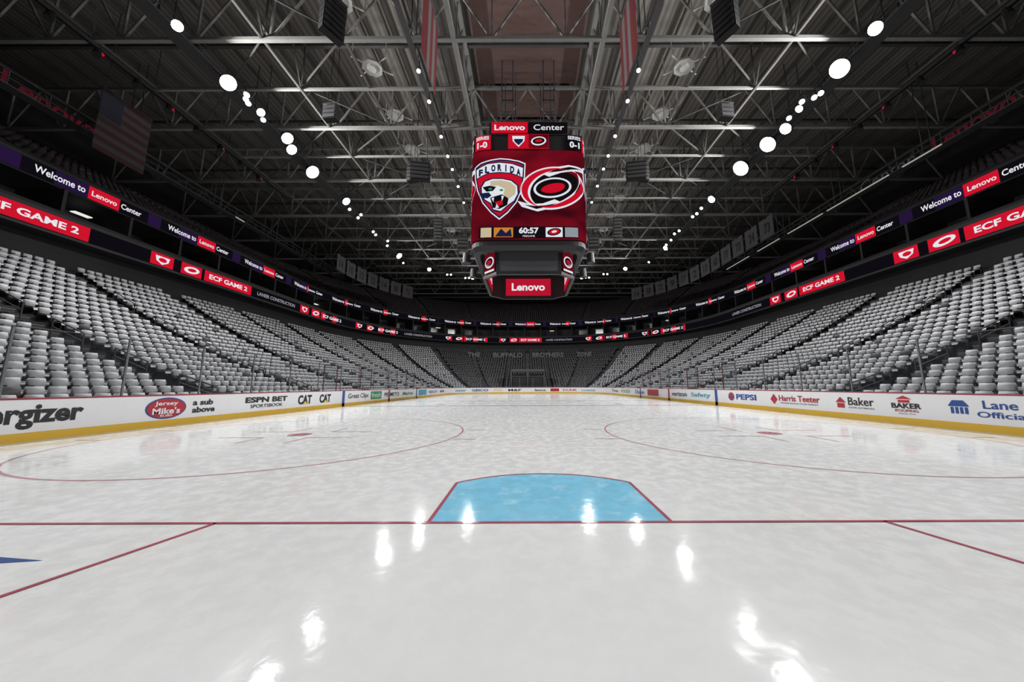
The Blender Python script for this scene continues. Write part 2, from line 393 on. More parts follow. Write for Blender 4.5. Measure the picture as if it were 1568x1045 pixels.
def tpl_box(c, h): 
    vs = [(c[0]+dx*h[0], c[1]+dy*h[1], c[2]+dz*h[2]) for dz in (-1, 1) for dx, dy in ((-1, -1), (1, -1), (1, 1), (-1, 1))]
    return vs, [(3, 2, 1, 0), (4, 5, 6, 7), (0, 1, 5, 4), (1, 2, 6, 5), (2, 3, 7, 6), (3, 0, 4, 7)]
TV = []; TF = []; TM = []
def tadd(vf, m):
    b_ = len(TV); TV.extend(vf[0])
    for f in vf[1]: TF.append(tuple(i+b_ for i in f)); TM.append(m)
pr = [(0.12, 0.56, .175), (0.15, 0.80, .19), (0.175, 0.885, .175), (0.24, 0.885, .175), (0.27, 0.80, .19), (0.26, 0.56, .175)]
vv = [(-w, y, z) for y, z, w in pr]+[(w, y, z) for y, z, w in pr]
tadd((vv, [(i, (i+1) % 6, 6+(i+1) % 6, 6+i) for i in range(6)]+[(0, 5, 4, 1), (1, 4, 3, 2), (6, 7, 10, 11), (7, 8, 9, 10)]), 0)
tadd(([(-.15, .06, .475), (.15, .06, .475), (.14, -.22, .47), (-.14, -.22, .47), (-.10, -.25, .32), (.12, -.25, .34)], [(0, 1, 2, 3), (3, 2, 5, 4)]), 0)
tadd(tpl_box((0, -0.03, 0.43), (0.21, 0.2, 0.03)), 1)
tadd(tpl_box((0, 0.22, 0.45), (0.2, 0.03, 0.25)), 1)
tadd(tpl_box((0.26, 0.0, 0.6), (0.022, 0.2, 0.025)), 1)
tadd(tpl_box((0.26, 0.12, 0.3), (0.02, 0.06, 0.3)), 1)
TV = np.array(TV); TF = np.array(TF); TM = np.array(TM)
def big_mesh(name, inst, mats, parent):
    I = np.array([(a[0], a[1], a[2], a[3], a[4]) for a in inst]); cl = np.array([a[5] for a in inst])
    n = len(I); ux, uy = I[:, 3], I[:, 4]
    X = I[:, 0, None]+TV[None, :, 0]*ux[:, None]+TV[None, :, 1]*(-uy)[:, None]
    Y = I[:, 1, None]+TV[None, :, 0]*uy[:, None]+TV[None, :, 1]*ux[:, None]
    Zz = I[:, 2, None]+TV[None, :, 2]+0*X
    co = np.stack([X, Y, Zz], -1).reshape(-1, 3)
    fa = (TF[None]+(np.arange(n)*len(TV))[:, None, None]).reshape(-1)
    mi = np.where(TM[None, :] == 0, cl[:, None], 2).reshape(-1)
    me = bpy.data.meshes.new(name)
    me.vertices.add(len(co)); me.vertices.foreach_set('co', co.ravel())
    me.loops.add(len(fa)); me.loops.foreach_set('vertex_index', fa.astype(np.int32))
    npol = len(fa)//4
    me.polygons.add(npol); me.polygons.foreach_set('loop_start', np.arange(npol, dtype=np.int32)*4)
    for m in mats: me.materials.append(m)
    me.polygons.foreach_set('material_index', mi.astype(np.int32))
    me.update(calc_edges=True); me.validate()
    ob = bpy.data.objects.new(name, me); scene.collection.objects.link(ob); ob.parent = parent
    return ob
inst = []
for k in range(NR):
    off = orow[k]+0.5; L = seg_lens(off)
    for sg in (7, 0, 1, 2, 3, 4, 5):
        n = int(L[sg]/0.54)
        for i in range(n):
            f = (i+0.5)/n
            if sg == 7 and f < 0.4 or sg == 5 and f > 0.6: continue
            if aisle_skip(sg, f, off, 0.62): continue
            x, y, tx, ty = seg_pt(sg, f, off)
            if y > 60 and abs(x) < 3.4 and k < 9: continue
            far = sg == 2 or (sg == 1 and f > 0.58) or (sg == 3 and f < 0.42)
            jt = random.uniform(-.03, .03); ja = random.uniform(-.08, .08)
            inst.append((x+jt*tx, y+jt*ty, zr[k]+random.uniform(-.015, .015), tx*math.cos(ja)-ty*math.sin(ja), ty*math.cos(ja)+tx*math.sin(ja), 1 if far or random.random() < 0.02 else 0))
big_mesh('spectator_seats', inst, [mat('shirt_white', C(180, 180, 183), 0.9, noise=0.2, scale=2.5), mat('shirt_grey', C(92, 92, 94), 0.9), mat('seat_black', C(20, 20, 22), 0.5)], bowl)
inst = []
for k in range(NU):
    off = ouw[k]+0.5; L = seg_lens(off)
    for sg in (0, 1, 2, 3, 4):
        n = int(L[sg]/0.56)
        for i in range(n):
            f = (i+0.5)/n
            if aisle_skip(sg, f, off): continue
            x, y, tx, ty = seg_pt(sg, f, off); inst.append((x, y, zu[k], tx, ty, 0))
big_mesh('upper_seats', inst, [mat('seat_upper', C(70, 62, 64), 0.6), mat('seat_upper_b', C(50, 40, 44), 0.6), mat('seat_upper_frame', C(32, 31, 33), 0.5)], bowl)
zn = MB(); dm = mat('section_letters', C(112, 112, 114), 0.8)
def arcfn(u, v):
    o = orow[20]+0.2; l1 = seg_lens(o); x, y, _, _ = path(o, l1[0]+l1[1]+l1[2]/2+u); return (x, y, v)
for t, a, c in (('THE', -14.5, -11.5), ('BUFFALO', -8.3, -1.2), ('BROTHERS', 1.2, 8.8), ('ZONE', 12.0, 15.6)):
    zn.text(t, arcfn, a, c, zr[20]+0.35, zr[20]+1.45, 0, 0.03)
zn.build('stand_lettering', [dm], bowl)
tn = MB()
tn.box((0, 66.0, 4.45), (3.2, 3.6, 0.12), 0)
for x in (-3.1, 0, 3.1): tn.box((x, 62.35, 2.2), (0.12, 0.12, 2.2), 0)
tn.box((0, 62.3, 3.2), (3.1, 0.08, 0.08), 0); tn.box((0, 62.3, 4.3), (3.2, 0.1, 0.25), 0)
tn.box((-3.15, 66, 2.2), (0.06, 3.6, 2.25), 0); tn.box((3.15, 66, 2.2), (0.06, 3.6, 2.25), 0); tn.box((0, 62.6, 1.6), (3.1, 0.03, 1.6), 1)  # dark sheet closes the opening, standing in for its shaded depth
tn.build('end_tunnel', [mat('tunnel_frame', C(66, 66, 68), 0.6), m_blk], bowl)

bn = MB()
for sx in (-1, 1):
    for y in (22.5, 27.5, 33.0, 38.0):
        xx = sx*(HX+0.72); bn.box((xx, y, 2.0), (0.45, 0.01, 0.8), 1)
        for dx in (-.45, .45): bn.box((xx+dx, y, 1.4), (0.025, 0.025, 1.4), 2)
        bn.box((xx, y, 2.8), (0.48, 0.025, 0.025), 2)
    for y in (25, 35.5): bn.box((sx*(HX+0.95), y, 0.62), (0.14, 2, 0.04), 0); bn.box((sx*(HX+0.95), y, 0.3), (0.1, 1.8, 0.3), 2)
bn.build('player_benches', [mat('bench_red', C(120, 30, 38), 0.6), gm, mat('bench_posts', C(105, 50, 58), 0.5)], boards)

# ---------------------------------------------------------------- ribbon displays
e_red = emat('led_red', C(204, 20, 44), 1.0); e_wht = emat('led_white', C(228, 228, 234), 1.0); e_blk = emat('led_black', C(14, 12, 18), 1.0)
e_pur = emat('led_purple', C(36, 20, 58), 1.0); e_dim = emat('led_grey', C(150, 150, 155), 1.0)
rb = MB(); RO = 23.86
sweep(rb, [(RO, 17.0), (RO, 18.15)], 2)
f1 = wall_fn(RO-0.02); f2 = wall_fn(RO-0.04); tot = sum(seg_lens(RO)[:5])
s = 17.7-9.15*3
while s < tot+15:
    rb.rect(wall_fn(RO-0.01), s-3.0, s-1.05, 17.02, 18.12, 3)
    rb.text('Welcome to', f2, s-4.1, s-1.25, 17.32, 17.88, 1, 0.02)
    rb.rect(f1, s-1.05, s+1.05, 17.02, 18.12, 0); rb.text('Lenovo', f2, s-0.85, s+0.85, 17.35, 17.8, 1, 0.02)
    rb.text('Center', f2, s+1.15, s+2.7, 17.35, 17.85, 1, 0.02)
    rb.rect(f1, s+3.3, s+4.4, 17.02, 18.12, 3)
    s += 9.15
RL = 20.66
sweep(rb, [(RL, 12.3), (RL, 13.45)], 2)
g1 = wall_fn(RL-0.02); g2 = wall_fn(RL-0.04); g3 = wall_fn(RL-0.06)
def unit(s):
    rb.rect(g1, s, s+1.9, 12.32, 13.43, 0); rb.poly(g2, [(s+.35, 13.2), (s+1.55, 13.2), (s+1.45, 12.75), (s+.95, 12.45), (s+.45, 12.75)], 1); rb.ell(g3, s+0.95, 12.88, 0.34, 0.2, 0)
    rb.rect(g1, s+2.6, s+4.6, 12.32, 13.43, 0); rb.ell(g2, s+3.6, 12.88, 0.75, 0.34, 1, rot=.15); rb.ell(g3, s+3.6, 12.88, 0.42, 0.17, 0, rot=.15)
    ecf(s+4.9)
def ecf(s):
    rb.rect(g1, s, s+5.8, 12.32, 13.43, 0); rb.text('ECF GAME 2', g2, s+0.5, s+5.2, 12.64, 13.16, 1, 0.03)
def adv(s): rb.text('LANIER CONSTRUCTION', g2, s, s+6.6, 12.65, 13.1, 4, 0.02)
sR = lambda y: s_right(y, RL)
unit(s_left(12.9)); unit(s_left(27.7)); adv(s_left(39.3))
unit(sR(28.8)); unit(sR(44.2)); adv(sR(52.6))
s = 38.4
for k in 'UUAUUAUU':
    if k == 'U': unit(s); s += 10.7+3.0
    else: adv(s-2.0); s += 6.6+1.0
rb.build('led_ribbon_display', [e_red, e_wht, e_blk, e_pur, e_dim])

# ---------------------------------------------------------------- shell
wl = MB(); sweep(wl, [(40.5, 26.5), (40.5, 32.2)], 0)
wl.build('wall_perimeter', [mat('wall_dark', C(40, 40, 42), 0.9)])
RZ = 32.0
dk = bpy.data.materials.new('roof_deck'); dk.use_nodes = True; nt = dk.node_tree; bs = nt.nodes['Principled BSDF']
tc = nt.nodes.new('ShaderNodeTexCoord'); wv = nt.nodes.new('ShaderNodeTexWave'); wv.bands_direction = 'X'; wv.inputs['Scale'].default_value = 0.6; wv.inputs['Distortion'].default_value = 0
rp = nt.nodes.new('ShaderNodeValToRGB'); rp.color_ramp.elements[0].color = C(104, 100, 95); rp.color_ramp.elements[1].color = C(134, 130, 123)
nt.links.new(tc.outputs['Object'], wv.inputs['Vector']); nt.links.new(wv.outputs['Fac'], rp.inputs['Fac']); nt.links.new(rp.outputs['Color'], bs.inputs['Base Color']); bs.inputs['Roughness'].default_value = 0.85
ce = MB(); ce.add([(-60, -45, RZ+.3), (60, -45, RZ+.3), (60, 108, RZ+.3), (-60, 108, RZ+.3)], [(0, 1, 2, 3)]); ce.build('ceiling', [dk])

def xlim(y):
    R = RC+39.0
    if y > CYF: d = y-CYF
    elif y < CYN: d = CYN-y
    else: return CX+R
    return CX+math.sqrt(max(0, R*R-d*d))
tm = mat('truss_steel', C(134, 134, 131), 0.8, 0.0, spec=0.2); td = mat('truss_dark', C(80, 79, 77), 0.8, spec=0.2)
tz = MB(); ZB = 26.6; ZT = 31.0
def truss(p, q, zb, zt, panel, wc, wd, m=0):
    p = Vector(p); q = Vector(q); L_ = (q-p).length; n = max(2, int(round(L_/panel))); 
    tz.beam((p.x, p.y, zb), (q.x, q.y, zb), wc, m); tz.beam((p.x, p.y, zt), (q.x, q.y, zt), wc, m)
    for i in range(n):
        a_ = p.lerp(q, i/n); c_ = p.lerp(q, (i+.5)/n); b_ = p.lerp(q, (i+1)/n)
        tz.beam((a_.x, a_.y, zb), (c_.x, c_.y, zt), wd, m); tz.beam((c_.x, c_.y, zt), (b_.x, b_.y, zb), wd, m)
        tz.beam((a_.x, a_.y, zb), (a_.x, a_.y, zt), wd, m)
yy = 20.7-8.3*4
while yy < 95:
    xl = xlim(yy)-0.5
    truss((-xl, yy), (xl, yy), ZB, ZT, 5.5, 0.26, 0.13)
    ym = yy+4.15
    if ym < 93:
        for sx in (-1, 1): tz.beam((sx*5.5, ym, ZB+0.1), (sx*min(32, xlim(ym)), ym, ZB+0.1), 0.18, 0)
        xl = xlim(ym)
        tz.beam((-xl, ym, ZT), (xl, ym, ZT), 0.25, 1)
    yy += 8.3
for x in (5.5, 19.5):
    for sx in (-1, 1): truss((sx*x, -20), (sx*x, 92 if x < 10 else 86), ZB+0.05, ZT, 4.15, 0.34 if x < 10 else .18, 0.11, 0 if x < 10 else 1)
for x in (13.6, 32, 42):
    for sx in (-1, 1): tz.beam((sx*x, -15, ZB+0.2), (sx*x, 84 if x < 40 else 70, ZB+0.2), 0.2, 1)
x = -50
while x <= 50:
    tz.beam((x, -25, RZ), (x, 95, RZ), 0.12, 1, 0.3); x += 2.1
for i in range(12):
    ya = 20.7-8.3*2+8.3*i
    if ya > 80: break
    for sx in (-1, 1):
        tz.beam((sx*13.6, ya, ZB+.3), (sx*19.5, ya+4.15, ZB+.3), 0.1, 1); tz.beam((sx*19.5, ya+4.15, ZB+.3), (sx*13.6, ya+8.3, ZB+.3), 0.1, 1)
        tz.beam((sx*19.5, ya, ZB+.3), (sx*32, ya+8.3, ZB+.3), 0.1, 1)
for j in range(7):
    y = 18.8+j*4.15
    tz.box((0, y, 31.55), (4.9, 1.85, 0.06), 2)
tz.build('roof_trusses', [tm, td, mat('acoustic_panel_brown', C(108, 84, 78), 0.9)])

cw = MB()
def catwalk(p, q, z, w, m=0):
    p = Vector(p); q = Vector(q); d = (q-p).normalized(); n = Vector((-d.y, d.x))*w/2
    cw.beam((*p, z), (*q, z), w, m, 0.08)
    for sgn in (-1, 1):
        for hz in (0.5, 1.0): cw.beam((*(p+n*sgn), z+hz), (*(q+n*sgn), z+hz), 0.05, m)
        L_ = (q-p).length; k = int(L_/2)
        for i in range(k+1):
            c_ = p.lerp(q, i/max(1, k))+n*sgn; cw.beam((*c_, z), (*c_, z+1.0), 0.05, m)
    k = int((q-p).length/8)
    for i in range(k+1):
        c_ = p.lerp(q, i/max(1, k))
        for sgn in (-1, 1): cw.beam((*(c_+n*sgn), z), (*(c_+n*sgn), RZ), 0.06, m)
for sx in (-1, 1):
    catwalk((sx*25.2, -5), (sx*25.2, 60), 26.2, 1.2); catwalk((sx*8.7, 4), (sx*8.7, 56), 26.4, 0.4)
    catwalk((sx*25.2, 60), (sx*16, 71), 26.2, 1.2); catwalk((sx*36.7, 10), (sx*36.7, 62), 22.3, 0.9)
catwalk((-16, 71), (16, 71), 26.2, 1.2)
for y0, y1 in ((26, 29), (30.2, 37), (37.6, 43), (44.5, 49), (51, 57)): cw.beam((36.2, y0, 22.25), (36.2, y1, 22.25), 0.1, 1)  # lit beam edge, its brightness put in as emission
for y0, y1 in ((27, 28), (38, 39.2)): cw.beam((-36.2, y0, 22.25), (-36.2, y1, 22.25), 0.1, 1)
cw.build('lighting_catwalk', [mat('catwalk_steel', C(70, 70, 70), 0.8, 0.0, spec=0.2), emat('lit_edge_glow', C(170, 170, 160), 0.8)])

vt = MB() 
for sx in (-1, 1):
    for y in range(15, 66, 5):
        c = Vector((sx*13.6, y, 28.9))
        vt.cyl(c, c+Vector((0, 0, 0.35)), 0.85, 0.7, 0, 8); vt.cyl(c-Vector((0, 0, .12)), c, 0.35, 0.5, 0, 8)
        for a in (0.5, 2.6, 3.7, 5.8): vt.beam(c+Vector((0, 0, .2)), c+Vector((1.7*math.cos(a), 1.7*math.sin(a), .2)), 0.08, 0)
        for a in (0.5, 2.6, 3.7, 5.8): vt.beam(c+Vector((1.6*math.cos(a), 1.6*math.sin(a), .2)), c+Vector((1.6*math.cos(a), 1.6*math.sin(a), 2.2)), 0.05, 0)
vt.build('round_air_diffusers', [mat('vent_metal', C(175, 175, 170), 0.6)])

m_spk = mat('speaker_black', C(24, 24, 26), 0.6); m_rig = mat('rigging', C(56, 56, 58), 0.5)
def line_array(x, y, z, n, w=1.0, aim=(0, 0)):
    sp = MB(); a = math.atan2(aim[1]-y, aim[0]-x)-math.pi/2
    for i in range(n):
        sp.box((0, 0, -i*0.42), (w/2, 0.35-0.02*i, 0.19), 0, a)
        d = 0.37; sp.box((-math.sin(a)*d, math.cos(a)*d, -i*0.42), (w/2-0.05, 0.01, 0.15), 1, a)
    sp.box((0, 0, 0.3), (w/2, 0.4, 0.05), 1, a)
    for sx in (-1, 1): sp.beam((sx*w*0.35, 0, 0.3), (sx*w*0.2, 0, RZ-z), 0.04, 1)
    o = sp.build('speaker_array', [m_spk, mat('speaker_grille', C(36, 36, 38), 0.7)]); o.location = (x, y, z)
for sx in (-1, 1):
    line_array(sx*12.3, 17.5, 25.2, 6, 1.3, (0, 10)); line_array(sx*10.9, 30.4, 23.4, 4, 1.9, (sx*6, 0))
    line_array(sx*10.9, 37.5, 21.3, 7, 1.0, (sx*6, 0)); line_array(sx*7.6, 36.0, 18.2, 3, 1.2, (sx*5, 0))
    line_array(sx*12.6, 33.0, 25.0, 4, 1.2, (sx*20, 0)); line_array(sx*17.5, 26.0, 25.8, 3, 1.2, (sx*20, 0))

# ---------------------------------------------------------------- floodlights
lens = emat('lamp_lens', (1.0, 0.99, 0.97, 1), 30.0); house_m = mat('lamp_housing', C(45, 45, 47), 0.4, 0.3)
fl = MB()
fl.cyl((0, 0, 0.75), (0, 0, 0.0), 0.35, 0.8, 0, 24, 1)
fl.cyl((0, 0, 1.05), (0, 0, 0.75), 0.25, 0.33, 0, 16)
for i in range(10):
    t = 2*math.pi*i/10; fl.beam((.36*math.cos(t), .36*math.sin(t), 1.0), (.62*math.cos(t), .62*math.sin(t), .35), 0.04)
fl.beam((-.85, 0, .3), (-.85, 0, 1.25), .06); fl.beam((.85, 0, .3), (.85, 0, 1.25), .06); fl.beam((-.85, 0, 1.25), (.85, 0, 1.25), .08)
flo_ob = fl.build('arena_floodlight', [house_m, lens]); flme = flo_ob.data
first = True
def flood(x, y, z, tgt, power, scale=1.0):
    global first
    if first: o = flo_ob; first = False
    else: o = bpy.data.objects.new('arena_floodlight', flme); scene.collection.objects.link(o)
    d = Vector(tgt)-Vector((x, y, z)); q = d.to_track_quat('-Z', 'Y')
    o.location = (x, y, z); o.rotation_euler = q.to_euler(); o.scale = (scale,)*3
    ld = bpy.data.lights.new('lamp', 'AREA'); ld.shape = 'DISK'; ld.size = 1.5; ld.energy = power; ld.color = (1, 0.995, 0.99)
    lo = bpy.data.objects.new('lamp', ld); scene.collection.objects.link(lo); lo.parent = o; lo.location = (0, 0, -0.02)
PW = 1450
# (y, fixture scale, power factor)
YL = [(13, .5, 1.2), (18.5, .4, 1.2), (22.6, .7, 1.2), (25.4, .4, 1), (28.4, .65, 1.1), (29.9, .6, .9), (33.4, .85, 1.0), (39.2, .6, .6), (57, .65, .9)]  # first entry on each side: out of view, added for even light
YR = [(12, .5, 1.2), (18.8, .5, 1.2), (21.6, .8, 1.2), (25.2, .35, .8), (27.4, .6, 1), (29.4, .9, 1), (33.0, 1.0, 1.1), (39, .55, .6), (54, .5, .8)]
for y, k, p in YL: flood(-23.5-random.uniform(-.5, .5), y, 25.0, (3, y*0.8+4, 0), PW*p, k)
for y, k, p in YR: flood(23.5+random.uniform(-.5, .5), y, 25.0, (-3, y*0.8+4, 0), PW*p, k)
for x, y in ((-20, 64.0), (-12, 69.3), (12, 69.3), (20, 64.0)): flood(x, y, 25.0, (x*0.2, 40, 0), PW*0.7, 0.45)
sm = MB()
def head(x, y, z, tgt, r=0.2):
    p = Vector((x, y, z)); d = (Vector(tgt)-p).normalized(); sm.cyl(p, p+d*0.55, r*0.7, r, 0, 10, 1); sm.beam(p, (x, y, z+0.7), 0.06, 0)
for sx in (-1, 1):
    for y in (22, 24.7, 28.6, 31.3, 33.4, 36.5, 40): head(sx*8.4, y, 25.6, (sx*6, y-12, 0), 0.15)
    for y in (23.7, 24.1, 24.5, 26.2, 41.0, 42.4, 43.2, 47.4, 48.4, 50.6, 52.4, 60.2): head(sx*23.6+random.uniform(-.6, .6), y, 25.2, (sx*2, y-14, 0), 0.2)
    for x in (12.9, 13.7, 16.4, 17.2): head(sx*x, 69.2 if x < 15 else 67, 25.2, (sx*2, 45, 0), 0.2)
sm.build('spotlight_row', [house_m, emat('spot_lens', (1, 1, 1, 1), 7.0)])
mh = MB()
for sx in (-1, 1):
    mh.beam((sx*31.5, 14, 26.0), (sx*31.5, 40, 26.0), 0.25, 0)
    for i in range(9):
        y = 16+i*2.4; mh.cyl((sx*31.5, y, 25.9), (sx*31.2, y-.3, 25.1), 0.2, 0.24, 0, 10)
        if i % 2 == 0: mh.box((sx*31.2, y, 25.5), (0.07, 0.07, 0.07), 1)
mh.build('moving_light_bar', [m_spk, emat('red_indicator', C(190, 20, 40), 1.0)])

# ---------------------------------------------------------------- banners
m_ban = mat('banner_cloth', C(70, 69, 70), 0.9); m_num = mat('banner_number', C(34, 26, 28), 0.9); m_bred = mat('banner_red', C(104, 30, 36), 0.9); m_nav = mat('banner_navy', C(24, 26, 40), 0.9)
m_ban2 = mat('banner_cloth_light', C(104, 100, 100), 0.9)
bnm = MB(); OB = 18.0; nums = ['73', '24', '73', '77', '60', '10', '2', '17', '9', '72', '88', '14', '22', '12', '10', '14']
fb = wall_fn(OB); fb2 = wall_fn(OB-0.03)
def jersey(s, z, num, w=1.1, h=1.35):
    bnm.poly(fb, [(s-w*1.1, z-h), (s+w*1.1, z-h), (s+w*1.1, z+h), (s+w*.25, z+h), (s, z+h*.85), (s-w*.25, z+h), (s-w*1.1, z+h)], 0)
    bnm.text(num, fb2, s-w*.5, s+w*.5, z-h*.55, z+h*.45, 1, 0.03)
    for d in (-.5, .5):
        x, y, _, _ = path(OB, s+d*w); bnm.beam((x, y, z+h), (x, y, RZ), 0.03, 1)
sr = s_right(40, OB)
for i in range(12): jersey(sr-2.9*i, 21.6, nums[i])
for i in range(7): jersey(s_left(52)+2.9*i, 21.6, nums[-1-i])
bnm.build('retired_number_banners', [m_ban, m_num])
fg = MB()
for i in range(13): fg.rect(lambda u, v: (-33.6, u, v), 22.8, 26.2, 24.9-0.4*(i+1), 24.9-0.4*i, 0 if i % 2 == 0 else 1)
fg.rect(lambda u, v: (-33.57, u, v), 22.8, 24.2, 22.6, 24.9, 2); fg.beam((-33.6, 22.8, 24.95), (-33.6, 26.2, 24.95), 0.08, 1)
fg.beam((-33.6, 23, 25), (-33.6, 23, RZ), 0.04, 1); fg.beam((-33.6, 26, 25), (-33.6, 26, RZ), 0.04, 1)
fg.build('hanging_flag', [mat('flag_red', C(50, 20, 24), .9), mat('flag_white', C(52, 51, 52), .9), m_nav])
for sx in (-1, 1):
    hb = MB(); xx = sx*6.2
    for i in range(6): hb.rect(lambda u, v: (xx, u, v), 16.2+i*0.5, 16.7+i*0.5, 20.5, 25.5, 0 if i in (0, 1, 3, 5) else 1)
    hb.beam((xx, 16.1, 25.5), (xx, 19.3, 25.5), 0.1, 1)
    hb.beam((xx, 16.3, 25.5), (xx, 16.3, RZ), 0.04, 1); hb.beam((xx, 19.1, 25.5), (xx, 19.1, RZ), 0.04, 1)
    hb.build('championship_banner', [m_bred, m_ban2])
sg = MB(); er = emat('sign_red_dim', C(70, 16, 26), 1.0)
sg.text('Lenovo', lambda u, v: (-39.5, u, v), 21.5, 27, 23.8, 25.2, 0, 0.02); sg.text('Lenovo', lambda u, v: (39.5, -u, v), -29, -23.5, 23.8, 25.2, 0, 0.02)
sg.text('Center', lambda u, v: (39.5, -u, v), -36, -30.5, 23.8, 25.1, 1, 0.0)
for sx in (-1, 1):
    sg.beam((sx*39.7, 19, 25.5), (sx*39.7, 39, 25.5), 0.12, 2)
    for y in (20, 38): sg.beam((sx*39.7, y, 25.5), (sx*39.7, y, RZ), 0.06, 2)
sg.build('hanging_sign', [er, emat('sign_grey_dim', C(54, 54, 58), 1), m_rig])

# ---------------------------------------------------------------- centre scoreboard
sb = empty('center_hung_scoreboard')
SC = Vector((0.0, 30.62)); SA = 5.0; EX = 9.0
def plan(t, k=1.0):
    c, s_ = math.cos(t), math.sin(t)
    r = (abs(c)**EX+abs(s_)**EX)**(-1/EX)
    return (SC.x+k*SA*r*c, SC.y+k*SA*r*s_)
def loft(mb, levels, m, n=128, cap_top=False):
    vs = []
    for z, k in levels:
        for i in range(n): x, y = plan(2*math.pi*(i+.5)/n, k); vs.append((x, y, z))
    fs = []
    for a in range(len(levels)-1):
        for i in range(n): j = (i+1) % n; fs.append((a*n+i, a*n+j, (a+1)*n+j, (a+1)*n+i))
    if cap_top: fs.append(tuple((len(levels)-1)*n+i for i in range(n)))
    mb.add(vs, fs, m)
m_sb = mat('scoreboard_shell', C(38, 38, 41), 0.5); m_sg = mat('scoreboard_grey', C(76, 76, 80), 0.6)
bd = MB()
loft(bd, [(16.4, .74), (13.0, .8), (12.55, .86), (12.55, .94), (12.9, .985), (13.3, .99), (13.32, .98), (21.5, .98), (21.52, .975), (22.95, .975), (23.0, .9)], 0, cap_top=True)
vs = [(*plan(2*math.pi*i/48, .75), 16.3) for i in range(48)]; bd.add(vs, [tuple(range(48))], 1)
bd.build('housing', [m_sb, m_sg], sb)
def face(fi, d=0.03):
    ca, sa = [(1, 0), (0, 1), (-1, 0), (0, -1)][fi]
    def fn(x, z):
        xx = max(-4.9, min(4.9, x)); y = -SA*(1-abs(xx/SA)**EX)**(1/EX)-d
        return (SC.x+x*ca-y*sa, SC.y+x*sa+y*ca, z)
    return fn
scr = bpy.data.materials.new('screen_red_picture'); scr.use_nodes = True; nt = scr.node_tree; nt.nodes.clear()
tc = nt.nodes.new('ShaderNodeTexCoord'); mp = nt.nodes.new('ShaderNodeMapping'); mp.inputs['Scale'].default_value = (0.2, 0.2, 0.35)
nz = nt.nodes.new('ShaderNodeTexNoise'); nz.inputs['Scale'].default_value = 1.0; nz.inputs['Detail'].default_value = 1; nz.inputs['Distortion'].default_value = 0.6
rp = nt.nodes.new('ShaderNodeValToRGB'); rp.color_ramp.elements[0].position = 0.35; rp.color_ramp.elements[0].color = C(58, 8, 18); rp.color_ramp.elements[1].position = 0.7; rp.color_ramp.elements[1].color = C(130, 14, 32)
em = nt.nodes.new('ShaderNodeEmission'); ou = nt.nodes.new('ShaderNodeOutputMaterial')
nt.links.new(tc.outputs['Object'], mp.inputs[0]); nt.links.new(mp.outputs[0], nz.inputs['Vector']); nt.links.new(nz.outputs['Fac'], rp.inputs['Fac']); nt.links.new(rp.outputs['Color'], em.inputs['Color']); nt.links.new(em.outputs[0], ou.inputs[0])
scr.cycles.emission_sampling = 'NONE'
SMt = [scr, emat('px_white', C(222, 226, 232), 1), emat('px_navy', C(24, 32, 66), 1), emat('px_red', C(196, 16, 40), 1), emat('px_black', C(18, 14, 17), 1), emat('px_cream', C(196, 180, 150), 1), emat('px_grey', C(140, 148, 156), 1), emat('px_green', C(40, 130, 100), 1), emat('px_gold', C(200, 126, 50), 1)]
sc = MB(cut=0.25)
def PX(x): return (x-806.5)*0.0552
def PZ(y): return 21.5-(y-235)*0.0605
P = lambda L_: [(PX(a), PZ(b_)) for a, b_ in L_]
def crescent(fn, cx, cy, rx, ry, a0, a1, wmax, m, rot=0.0, n=44, bias=1.0):
    L1 = []; c, d = math.cos(rot), math.sin(rot)
    for i in range(n+1):
        t = i/n; a = math.radians(a0+(a1-a0)*t); w = wmax*math.sin(math.pi*t**bias)
        for kk in (1.0, 1.0-w):
            x = rx*kk*math.cos(a); y = ry*kk*math.sin(a); L1.append(fn(cx+x*c-y*d, cy+x*d+y*c))
    sc.add(L1, [(2*i, 2*i+2, 2*i+3, 2*i+1) for i in range(n)], m)
